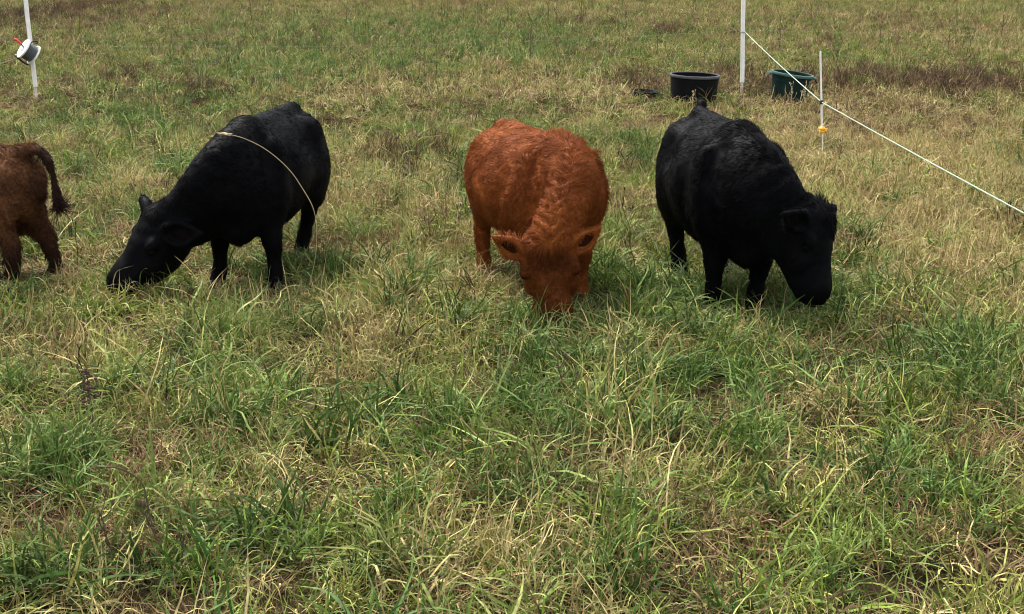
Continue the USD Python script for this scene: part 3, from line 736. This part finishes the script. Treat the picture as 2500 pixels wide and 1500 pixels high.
# each animal: where it stands, and its neck, poll and muzzle as points of the place
BLACK_LEFT = Beast(
    pos=(-1.45, 8.38), heading=(-0.17, -0.985), size=0.98, fat=1.0,
    neck=[(on_depth(552, 440, 7.84), .14, .25), (on_depth(465, 530, 7.80), .12, .19)],
    poll=on_depth(368, 515, 7.78), muzzle=on_depth(266, 670, 7.70), side=(0.42, -0.85, -0.25),
    feet={'FR': (0.03, -0.04), 'FL': (0.0, 0.03), 'HL': (0.03, -0.10)}, head=1.02, hw=1.42, ear=((-0.12, 0.12), (0.32, -0.40)), es=1.12)
RED = Beast(
    pos=(0.135, 8.02), heading=(0.37, -0.93), size=0.935, fat=1.30,
    neck=[(on_depth(1402, 455, 7.34), .128, .21), (on_depth(1356, 560, 7.13), .118, .16)],
    poll=on_depth(1338, 602, 7.0), muzzle=on_depth(1352, 765, 6.98), side=(1.0, 0.0, 0.05), head=0.86, hw=1.62, ear=(0.42, 0.30), es=1.05)
BLACK_RIGHT = Beast(
    pos=(1.17, 7.88), heading=(0.13, -0.99), size=1.03, fat=1.10,
    neck=[(on_depth(1868, 485, 7.30), .15, .235), (on_depth(1938, 582, 7.20), .125, .150)],
    poll=on_depth(2024, 519, 7.10), muzzle=on_depth(2030, 703, 7.04), side=(0.55, 0.80, 0.0), head=0.94, hw=1.48,
    feet={'FL': (0.08, -0.07), 'FR': (-0.06, 0.02), 'HR': (0.12, 0.03)}, ear=(0.05, -0.05), es=0.98,
    tail=[(on_depth(1735, 310, 8.45), .032), (on_depth(1715, 280, 8.5), .026), (on_depth(1712, 256, 8.54), .03)])
BROWN = Beast(
    pos=(-3.29, 8.42), heading=(-0.94, 0.34), size=0.81, fat=1.0,
    neck=[((-3.79, 8.62, 0.55), .11, .16), ((-3.96, 8.68, 0.45), .09, .13)],
    poll=(-4.09, 8.70, 0.40), muzzle=(-4.29, 8.70, 0.10), side=(0.2, -0.95, 0.0), head=0.85,
    feet={'HR': (-0.14, 0.0), 'HL': (-0.02, 0.0)},
    tail=[(on_depth(40, 378, 8.25), .030), (on_depth(75, 367, 8.24), .028), (on_depth(100, 372, 8.22), .024), (on_depth(117, 395, 8.2), .021), (on_depth(128, 430, 8.2), .018), (on_depth(136, 465, 8.2), .018), (on_depth(141, 492, 8.2), .020), (on_depth(143, 512, 8.2), .017), (on_depth(144, 524, 8.2), .008)])

# ------------------------------------------------------------------ fence, tubs, weeds
def gz(p):
    return float(terrain(p[0], p[1]))

def at_ground(u, v):
    p = on_height(u, v)
    p[2] = gz(p)
    return p

def leaning_post(name, foot, top_dir, length, label):
    """White plastic sleeve pushed over a thinner muddy stake."""
    t = thing(name, foot, label, 'fence post')
    d = unit(top_dir)
    part('stake', sweep([d * -0.1, d * 0.10, d * 0.20], [.017, .018, .018], 10), M_DIRTY, t)
    zs = np.array([.14, .145, .16, .5, 1.0, length - .005, length])
    part('sleeve', sweep(d[None] * zs[:, None] + np.array([[.004 * math.sin(z * 5), 0, 0] for z in zs]), [.024, .027, .027, .026, .0265, .027, .022], 14), M_WHITE, t)
    return d

LPOST, RPOST, STEP = at_ground(89, 240), at_ground(1811, 228), at_ground(2008, 368)

def build_fence():
    dl = leaning_post('fence_post', LPOST, on_depth(63, 0, LPOST[1]) - LPOST, 1.55, 'leaning white plastic fence post with the wire reel hung on it')
    dr = leaning_post('fence_post', RPOST, on_depth(1815.5, 0, RPOST[1]) - RPOST, 1.55, 'upright white plastic fence post between the black tub and the green bucket')
    # reel of poly wire
    c0, yy = on_depth(70, 127, LPOST[1] - 0.13), LPOST[1] - 0.13
    ax = unit([-.66, -.47, .57]); a = unit(np.cross(ax, [0, 0, 1.0])); bb = np.cross(ax, a)
    M = np.eye(4); M[:3, 0], M[:3, 1], M[:3, 2] = a, bb, ax
    t = thing('wire_reel', c0, 'white fence wire reel with a red handle hanging on the leaning post', 'reel')
    def put(m):
        m = m.copy(); m.apply_transform(M); return m
    disc = lambda z, r, s: lathe([(0, z - .006 * s), (r * .80, z - .006 * s), (r * .84, z - .012 * s), (r, z - .012 * s), (r, z + .006 * s), (r * .86, z + .006 * s), (r * .80, z + .003 * s), (r * .3, z + .003 * s), (r * .25, z + .014 * s), (0, z + .014 * s)], 40)
    def fixed(m):
        if m.volume < 0: m.invert()
        return m
    part('flange', put(fixed(disc(.075, .128, 1))), M_WHITE, t)
    part('flange', put(fixed(disc(-.075, .128, -1))), M_WHITE, t)
    prof = [(0, -.060)] + [(.100 + .0035 * (k % 2) + .003 * math.sin(k * .7), -.058 + .116 * k / 40) for k in range(41)] + [(0, .060)]
    part('wound_wire', put(fixed(lathe(prof, 36))), plain('wound_grey_wire', (0.10, 0.105, 0.11), 0.55, 0.4, 0.5, 110.0), t)
    L = lambda u, v, dy=0.0: on_depth(u, v, yy + dy) - c0
    crank = sweep(spline([L(58, 116, -.08), L(52, 109, -.11), L(50, 107, -.115)], 4), .008, 8)
    part('crank', crank, M_BLACKP, t)
    part('handle', sweep(spline([L(51, 108, -.11), L(47, 104, -.12), L(40, 98, -.13), L(34, 95, -.135)], 4), np.interp(np.linspace(0, 1, 13), [0, .08, .3, .8, .95, 1], [.008, .018, .015, .018, .014, .004]), 10), M_RED, t)
    part('frame', sweep(spline([L(38, 134, -.05), L(41, 139, -.03), L(53, 149, .02), L(66, 158, .08), L(70, 155, .09)], 4), .0105, 8), M_BLACKP, t)
    part('hook', sweep(spline([L(76, 112, .0), L(78, 103, .02), L(84, 101.5, .05), L(91, 102, .09), L(91.5, 105, .13), L(88, 107, .17)], 4), .0085, 8), M_BLACKP, t)
    # wire from the reel leaving the picture on the left
    p0 = on_depth(43, 141, yy); p1 = on_depth(0, 155.5, yy - .1)
    d = p1 - p0
    w = sweep(spline([p0, p1, p0 + d * 6 + np.array([0, 0, .02]), p0 + d * 22 + np.array([0, 0, .25])], 5), .0035, 6)
    tag(part('electric_wire', w, M_ROPE, None), 'pale fence wire running from the reel out past the left edge', 'wire')
    # faint wire along the back
    a0 = LPOST + dl * .66 + np.array([0, -.03, 0]); a1 = RPOST + dr * .80 + np.array([0, -.03, 0]); a2 = np.array([14.0, 18.2, a1[2] + .05])
    line = [a0 + (a1 - a0) * s + np.array([0, 0, -.10 * 4 * s * (1 - s)]) for s in np.linspace(0, 1, 16)] + [a1 + (a2 - a1) * s + np.array([0, 0, -.08 * 4 * s * (1 - s)]) for s in np.linspace(.08, 1, 14)]
    tag(part('electric_wire', sweep(line, .0005, 5), M_WIRE, None), 'thin grey fence wire strung level across the back between the white posts', 'wire')
    # step-in post
    t = thing('step_in_post', STEP, 'thin white step-in fence post carrying the rope, right of the green bucket', 'fence post')
    up = on_depth(2003, 125, STEP[1]) - STEP
    hz = lambda v: up * ((368 - v) / (368 - 125.0))
    part('rod', sweep([hz(318), hz(316), hz(250), hz(127), hz(125)], [.0075, .0090, .0088, .0085, .005], 10), M_WHITE, t)
    part('spike', sweep(np.array([[0, 0, -.12], hz(366), hz(340) + np.array([.004, 0, 0]), hz(318)]), [.003, .0055, .0062, .0070], 8), M_WHITE, t)
    ins = lathe([(0, -.030), (.018, -.030), (.030, -.018), (.030, -.006), (.019, 0), (.030, .006), (.030, .018), (.018, .030), (0, .030)], 20)
    if ins.volume < 0: ins.invert()
    ins.apply_translation(hz(316)); tab = trimesh.creation.box((.022, .03, .022)); tab.apply_translation(hz(316) + np.array([.03, -.012, 0]))
    part('insulator', cat([ins, tab]), M_YELLOW, t)
    cl = lathe([(.0085, -.018), (.017, -.016), (.017, .016), (.0085, .018)], 16); cl.apply_translation(hz(248))
    clip = sweep(spline([hz(248) + np.array(q) for q in ([-.012, 0, .0], [-.024, -.012, .006], [-.012, -.026, .004], [.010, -.026, -.004], [.024, -.010, -.006])], 4), .0055, 8)
    part('clip', cat([cl, clip]), M_BLACKP, t)
    # rope: twisted strands from the post past the clip towards the camera
    q0 = RPOST + dr * .775 + np.array([.025, -.012, 0]); q1 = STEP + hz(248) + np.array([0, -.024, 0]); q2 = on_height(2500, 521, q1[2] - .01)
    q3 = q2 + (q2 - q1) * 1.9
    sag = lambda a, c, k, n: [a + (c - a) * s + np.array([0, 0, -k * 4 * s * (1 - s)]) for s in np.linspace(0, 1, n)]
    path = np.array(sag(q0, q1, .015, 120)[:-1] + sag(q1, q2, .005, 150)[:-1] + sag(q2, q3, .0, 60))
    dirv = unit(np.gradient(path, axis=0)); sa = unit(np.cross(dirv, [0, 0, 1.0])); sb = np.cross(sa, dirv)
    arc = np.concatenate([[0], np.cumsum(np.linalg.norm(np.diff(path, axis=0), axis=1))])
    t = thing('electric_rope', (0, 0, 0), 'white braided electric rope slanting from the tall post to the right edge', 'rope')
    for k in range(3):
        ph = arc / .06 * 2 * np.pi / 1.0 + k * 2 * np.pi / 3
        part('strand', sweep(path + .0025 * (np.cos(ph)[:, None] * sa + np.sin(ph)[:, None] * sb), .0033, 5), M_ROPEGREEN if k == 2 else M_ROPE, t, smooth=True)
    knot = cat([sweep([RPOST + dr * .775 + .030 * np.array([math.cos(q), math.sin(q), .12 * math.sin(q * 2 + k)]) for q in np.linspace(0, 2 * np.pi, 18)], .0055, 6) for k in range(2)])
    part('knot', knot, M_ROPE, t)

def tub_mesh(r0, r1, h, wall=.008, lip=.018):
    outer = [(0, 0), (r0 - .02, 0), (r0, .02), (r0 + (r1 - r0) * .5, h * .5), (r1, h - .03)]
    inner = [(r1 - wall, h - .01), (r0 - wall + .004, .03), (r0 - .03, .015), (0, .015)]
    m = lathe(outer + [(r1, h - .012)] + inner, 56)
    rim = lathe([(r1 + .001, h - .032), (r1 + lip, h - .028), (r1 + lip + .003, h - .012), (r1 + lip - .002, h), (r1 - wall, h + .001), (r1 - wall - .002, h - .006)], 56)
    return m, rim

def build_tubs():
    def stand(name, u, v, tilt, label, category, build):
        p = at_ground(u, v)
        t = UsdGeom.Xform.Define(stage, numbered(name))
        t.AddTranslateOp().Set(Gf.Vec3d(*[float(x) for x in p + np.array([0, 0, -.01])]))
        t.AddRotateYOp().Set(float(tilt[0])); t.AddRotateXOp().Set(float(tilt[1]))
        tag(t, label, category)
        build(t); KEEP_OUT.append((p[0], p[1], .02))
        return p
    def black(t):
        m, rim = tub_mesh(.278, .292, .315, .009, .012)
        part('shell', m, M_TUB, t); part('rim', rim, M_TUBRIM, t)
    p = stand('water_tub', 1692, 246, (2.0, 0.5), 'wide low black plastic tub standing in the grass', 'tub', black)
    KEEP_OUT.append((p[0], p[1], .29)); KEEP_OUT.append((p[0], p[1] - .15, .24))
    def green(t):
        m, rim = tub_mesh(.205, .245, .355, .008, .016)
        part('shell', m, M_BUCKET, t); part('rim', rim, M_BRIM, t)
        part('lower_band', lathe([(.232, .255), (.243, .258), (.243, .268), (.234, .271)], 56), M_BUCKET, t)
        for sx in (1, -1):
            lug = trimesh.creation.box((.05, .075, .022)); lug.apply_translation((sx * .268, -.03, .322))
            lg = part('lug', lug, M_BRIM, t)
            rope = spline([(sx * .270, -.062, .320), (sx * .300, -.06, .285), (sx * .305, -.03, .272), (sx * .300, .0, .285), (sx * .270, .002, .320)], 5)
            part('rope_handle', sweep(rope, .007, 8), M_BLACKP, t)
    p = stand('muck_bucket', 1922, 245, (7.5, 2.0), 'dark green plastic bucket tilted in the grass, right of the post', 'bucket', green)
    KEEP_OUT.append((p[0], p[1], .23)); KEEP_OUT.append((p[0], p[1] - .12, .20))
    def pan(t):
        m = lathe([(0, 0), (.15, 0), (.175, .03), (.180, .058), (.170, .060), (.165, .05), (.145, .018), (0, .014)], 40)
        part('bowl', m, M_TUB, t)
        part('rim', lathe([(.170, .060), (.176, .066), (.186, .062), (.184, .050), (.180, .050)], 40), M_TUB, t)
    p = stand('feed_pan', 1575, 236, (2, 1), 'flat black rubber pan lying low in the grass left of the black tub', 'pan', pan)
    KEEP_OUT.append((p[0], p[1], .20))
    KEEP_OUT.append((p[0], p[1] - .25, .19)); KEEP_OUT.append((p[0], p[1] - .5, .12))

def weed(rng, u, v, height, kind, label, lean=0.0, r=.0032):
    """A dead flower or dock stalk: stem, side twigs, seed heads."""
    p = at_ground(u, v)
    t = thing('dry_weed', p, label, 'weed', group=None)
    mat = M_PALE_STEM if kind == 'pale' else M_STEM
    n = 7
    z = np.linspace(0, height, n)
    bendv = rng.normal(0, .05, 2) * height + np.array([lean * height, 0])
    wob = np.cumsum(rng.normal(0, .012, (n, 2)), 0) * height * 2
    line = np.stack([bendv[0] * (z / height) ** 1.8 + wob[:, 0], bendv[1] * (z / height) ** 1.8 + wob[:, 1], z - .02], -1)
    if kind == 'bent':
        line[-2:, 2] -= np.array([.06, .22]) * height; line[-2:, 0] -= np.array([.10, .22]) * height
    s = spline(line, 3)
    part('stem', sweep(s, np.linspace(r, r * .45, len(s)), 6), mat, t)
    for k in range({'dock': 3, 'twiggy': 6, 'pale': 2, 'bent': 2, 'leafy': 4}[kind]):
        i = int(len(s) * rng.uniform(.35, .9)); a = rng.random() * 6.28; l = height * rng.uniform(.12, .30)
        d = np.array([math.cos(a), math.sin(a), rng.uniform(.6, 1.5)])
        tw = spline([s[i], s[i] + unit(d) * l * .5, s[i] + unit(d + np.array([0, 0, .6])) * l], 3)
        part('twig', sweep(tw, np.linspace(r * .6, r * .3, len(tw)), 5), mat, t)
        hd = trimesh.creation.icosphere(1, r * rng.uniform(0.9, 1.6)); hd.apply_scale([1, 1, 2.4]); hd.apply_translation(tw[-1])
        part('seed_head', hd, mat, t)
    if kind in ('dock', 'pale'):
        bits = []
        for k in range(70 if kind == 'dock' else 34):
            q = rng.uniform(.55, 1.0); c = s[min(int(q * len(s)), len(s) - 1)]
            b = trimesh.creation.icosphere(0, r * rng.uniform(.9, 1.9)); w_ = .018 * (1.2 - q) * (2.2 if kind == 'dock' else 1.0)
            b.apply_translation(c + rng.normal(0, 1, 3) * np.array([w_, w_, .006])); bits.append(b)
        part('seed_spike', cat(bits), mat, t)
    if kind in ('leafy', 'bent'):
        for k in range(5):
            i = int(len(s) * rng.uniform(.15, .8)); a = rng.random() * 6.28
            v4, q4, _ = blades(rng, 1, .001, (.05, .10), (.006, .011), (60, 110), (20, 80), 5, 9, 0, .3)
            lf = trimesh.Trimesh(v4 + s[i], np.vstack([q4[:, [0, 1, 2]], q4[:, [0, 2, 3]]]), process=False)
            part('leaf', lf, M_BROWN, t, smooth=False)

WEEDS = [
    (1686, 282, .27, 'pale', 'pale dead flower stalk standing in front of the black tub', 0.05),
    (1936, 282, .34, 'pale', 'pale curled dead stalk in front of the green bucket, left of its pair', -0.1),
    (1953, 284, .36, 'pale', 'pale dead stalk in front of the right half of the green bucket', 0.05),
    (2086, 222, .36, 'dock', 'reddish brown dock seed stalk standing right of the step-in post', 0.0),
    (2034, 250, .70, 'twiggy', 'tall thin bare stem rising just right of the step-in post', 0.0),
    (2042, 400, .30, 'leafy', 'brown leafy dead weed at the foot of the step-in post', 0.05),
    (1760, 226, .24, 'leafy', 'dark withered weed beside the upright white post', -0.1),
    (318, 245, .36, 'leafy', 'dark brown leafy weed right of the leaning post, beyond the calves', 0.1),
    (463, 238, .22, 'dock', 'short brown dock stalk behind the grazing black calf, left of a twin', 0.0),
    (507, 240, .22, 'dock', 'short brown dock stalk nearest the hips of the left black calf', 0.0),
    (612, 222, .16, 'dock', 'small tilted brown dock stalk far behind the left black calf', 0.3),
    (322, 490, .20, 'twiggy', 'dark bare stem above the head of the left black calf', 0.05),
    (185, 660, .30, 'twiggy', 'brown twiggy weed between the brown calf and the left black calf', 0.0),
    (1113, 590, .24, 'twiggy', 'thin grey brown stem left of the red calf', 0.15),
    (1558, 712, .52, 'twiggy', 'tall dark brown stem between the red calf and the right black calf', -0.08),
    (2487, 95, .75, 'twiggy', 'dark tall stem at the far right edge of the pasture', 0.0),
    (1628, 92, .30, 'leafy', 'dark clump of withered weed far off, left of the upright white post', 0.0),
    (245, 1075, .22, 'dock', 'dark dock stalk standing in the left foreground', 0.05),
    (385, 1395, .30, 'bent', 'bent dark brown dead stalk in the lower left foreground', -0.15),
    (295, 1400, .16, 'twiggy', 'short dark stem left of the bent dead stalk in the foreground', -0.1),
    (442, 1405, .10, 'twiggy', 'stubby dark stem right of the bent dead stalk in the foreground', 0.1),
    (1386, 1020, .22, 'twiggy', 'dark slender stem in the foreground below the red calf', -0.05),
    (1530, 985, .24, 'bent', 'drooping dark stem in the foreground grass right of centre', 0.1),
    (105, 110, .50, 'leafy', 'tall brown dead weed in the top left corner behind the leaning post', 0.0),
    (35, 90, .55, 'twiggy', 'tall brown dead weed at the top left edge of the picture', 0.0),
    (300, 85, .50, 'twiggy', 'thin brown weed stem far off right of the leaning post', 0.0),
]

def build_weeds():
    rng = np.random.default_rng(77)
    for u, v, h, kind, label, lean in WEEDS:
        near = v > 900
        weed(rng, u, v, h * (1.5 if near else 1.1), kind, label, lean, .0042 if near else .0034)
    # thin dead stems that nothing tells apart, far out on the pasture
    spots = [(1012, 45), (1075, 62), (1088, 58), (1130, 60), (1162, 66), (1240, 52), (1345, 70), (1362, 66), (1425, 48), (1530, 84), (1700, 60), (1905, 120), (1985, 70), (2150, 95), (2230, 70), (2310, 130), (2395, 60), (2440, 110),
             (620, 60), (700, 84), (770, 120), (545, 50), (840, 70), (410, 70), (190, 90), (140, 60), (1290, 150), (1600, 140)]
    first = None
    for k, (u, v) in enumerate(spots):
        p = at_ground(u, v)
        if k < 2:
            t = thing('dead_stem', p, 'thin dark dead stem standing upright in the far pasture', 'weed', 'dead stems across the far pasture')
            h = .62 - .1 * k; n = 6
            ln = np.stack([np.cumsum(rng.normal(0, .012, n)), np.cumsum(rng.normal(0, .012, n)), np.linspace(-.02, h, n)], -1)
            part('stem', sweep(spline(ln, 3), np.linspace(.0065, .004, 16), 6), M_STEM, t)
            for q in range(4):
                c = ln[rng.integers(2, n)]; a = rng.random() * 6.28
                part('twig', sweep([c, c + np.array([math.cos(a) * .05, math.sin(a) * .05, .07]), c + np.array([math.cos(a) * .07, math.sin(a) * .07, .13])], [.0045, .004, .003], 5), M_STEM, t)
            first = (first or []) + [t]
        else:
            src = first[k % 2]
            t = UsdGeom.Xform.Define(stage, numbered('dead_stem'))
            t.GetPrim().GetReferences().AddInternalReference(src.GetPath())
            t.GetPrim().SetInstanceable(True)
            t.ClearXformOpOrder()
            t.AddTranslateOp().Set(Gf.Vec3d(*[float(c) for c in p]))
            t.AddRotateZOp().Set(float(rng.uniform(0, 360)))
            sc_ = float(rng.uniform(.55, 1.1)); t.AddScaleOp().Set(Gf.Vec3f(1, 1, sc_))
            tag(t, 'thin dark dead stem standing upright in the far pasture', 'weed', 'dead stems across the far pasture')
    # the long bowed grass stalk in front of the left black calf
    px = [(752, 715, 7.74), (772, 610, 7.72), (768, 520, 7.70), (735, 455, 7.69), (700, 408, 7.68), (650, 366, 7.67), (600, 340, 7.66), (560, 329, 7.65), (534, 326, 7.65)]
    w = np.array([on_depth(*q) for q in px])
    base = w[0].copy()
    t = thing('grass_stalk', base, 'long dry grass stalk bowed in front of the left black calf', 'grass stalk')
    s = spline(w - base, 5)
    part('stem', sweep(s, np.interp(np.linspace(0, 1, len(s)), [0, .22, .30, 1], [.0011, .0012, .0023, .0016]), 7), M_PALE_STEM, t)
    bits = []
    for k in range(26):
        q = rng.uniform(.86, 1.0); c = s[min(int(q * len(s)), len(s) - 1)]
        b = trimesh.creation.icosphere(1, .004); b.apply_scale([2.6, .9, .8]); b.apply_translation(c + rng.normal(0, .0035, 3)); bits.append(b)
    part('seed_head', cat(bits), M_PALE_STEM, t)

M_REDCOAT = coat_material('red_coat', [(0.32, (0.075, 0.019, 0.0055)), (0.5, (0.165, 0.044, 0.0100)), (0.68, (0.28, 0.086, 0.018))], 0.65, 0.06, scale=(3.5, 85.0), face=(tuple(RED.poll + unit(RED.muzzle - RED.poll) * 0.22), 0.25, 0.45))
build_ground()
build_fence()
build_tubs()
for b_ in (BLACK_LEFT, RED, BLACK_RIGHT, BROWN):
    for fx, fy in ((.39, .135), (.39, -.135), (-.49, .148), (-.49, -.148)):
        w_ = b_.R @ np.array([fx * b_.S, fy * b_.S, 0]) + b_.pos
        GRAZED.append((w_[0], w_[1] - .12, .42))
KEEP_OUT.append((STEP[0], STEP[1] - .10, .14))
GRAZED.append((STEP[0], STEP[1] - .55, .60)); GRAZED.append((LPOST[0], LPOST[1] - .5, .5)); GRAZED.append((RPOST[0], RPOST[1] - .5, .5))
build_grass()
HAIR_B = dict(count=52000, length=0.027, width=0.0022, rough=0.28, wave=0.45)
add_beast('black_calf', BLACK_LEFT, 'black calf grazing with its head stretched to the left', 'calf', M_BLACK, M_NOSE, HAIR_B, seed=3)
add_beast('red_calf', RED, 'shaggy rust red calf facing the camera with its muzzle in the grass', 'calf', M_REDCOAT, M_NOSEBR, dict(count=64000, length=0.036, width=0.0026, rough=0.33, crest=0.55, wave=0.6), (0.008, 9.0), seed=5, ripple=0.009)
add_beast('black_calf', BLACK_RIGHT, 'black calf in front of the tubs with its head lowered to the right', 'calf', M_BLACK, M_NOSE, dict(HAIR_B, crest=0.3, length=0.031, poll=3.2), seed=7)
add_beast('brown_calf', BROWN, 'dark brown calf cut off by the left edge with its rump and tail showing', 'calf', M_BROWNCOAT, M_NOSE, dict(count=60000, length=0.048, width=0.0030, rough=0.5, wave=1.1), (0.016, 11.0), seed=9)
build_weeds()
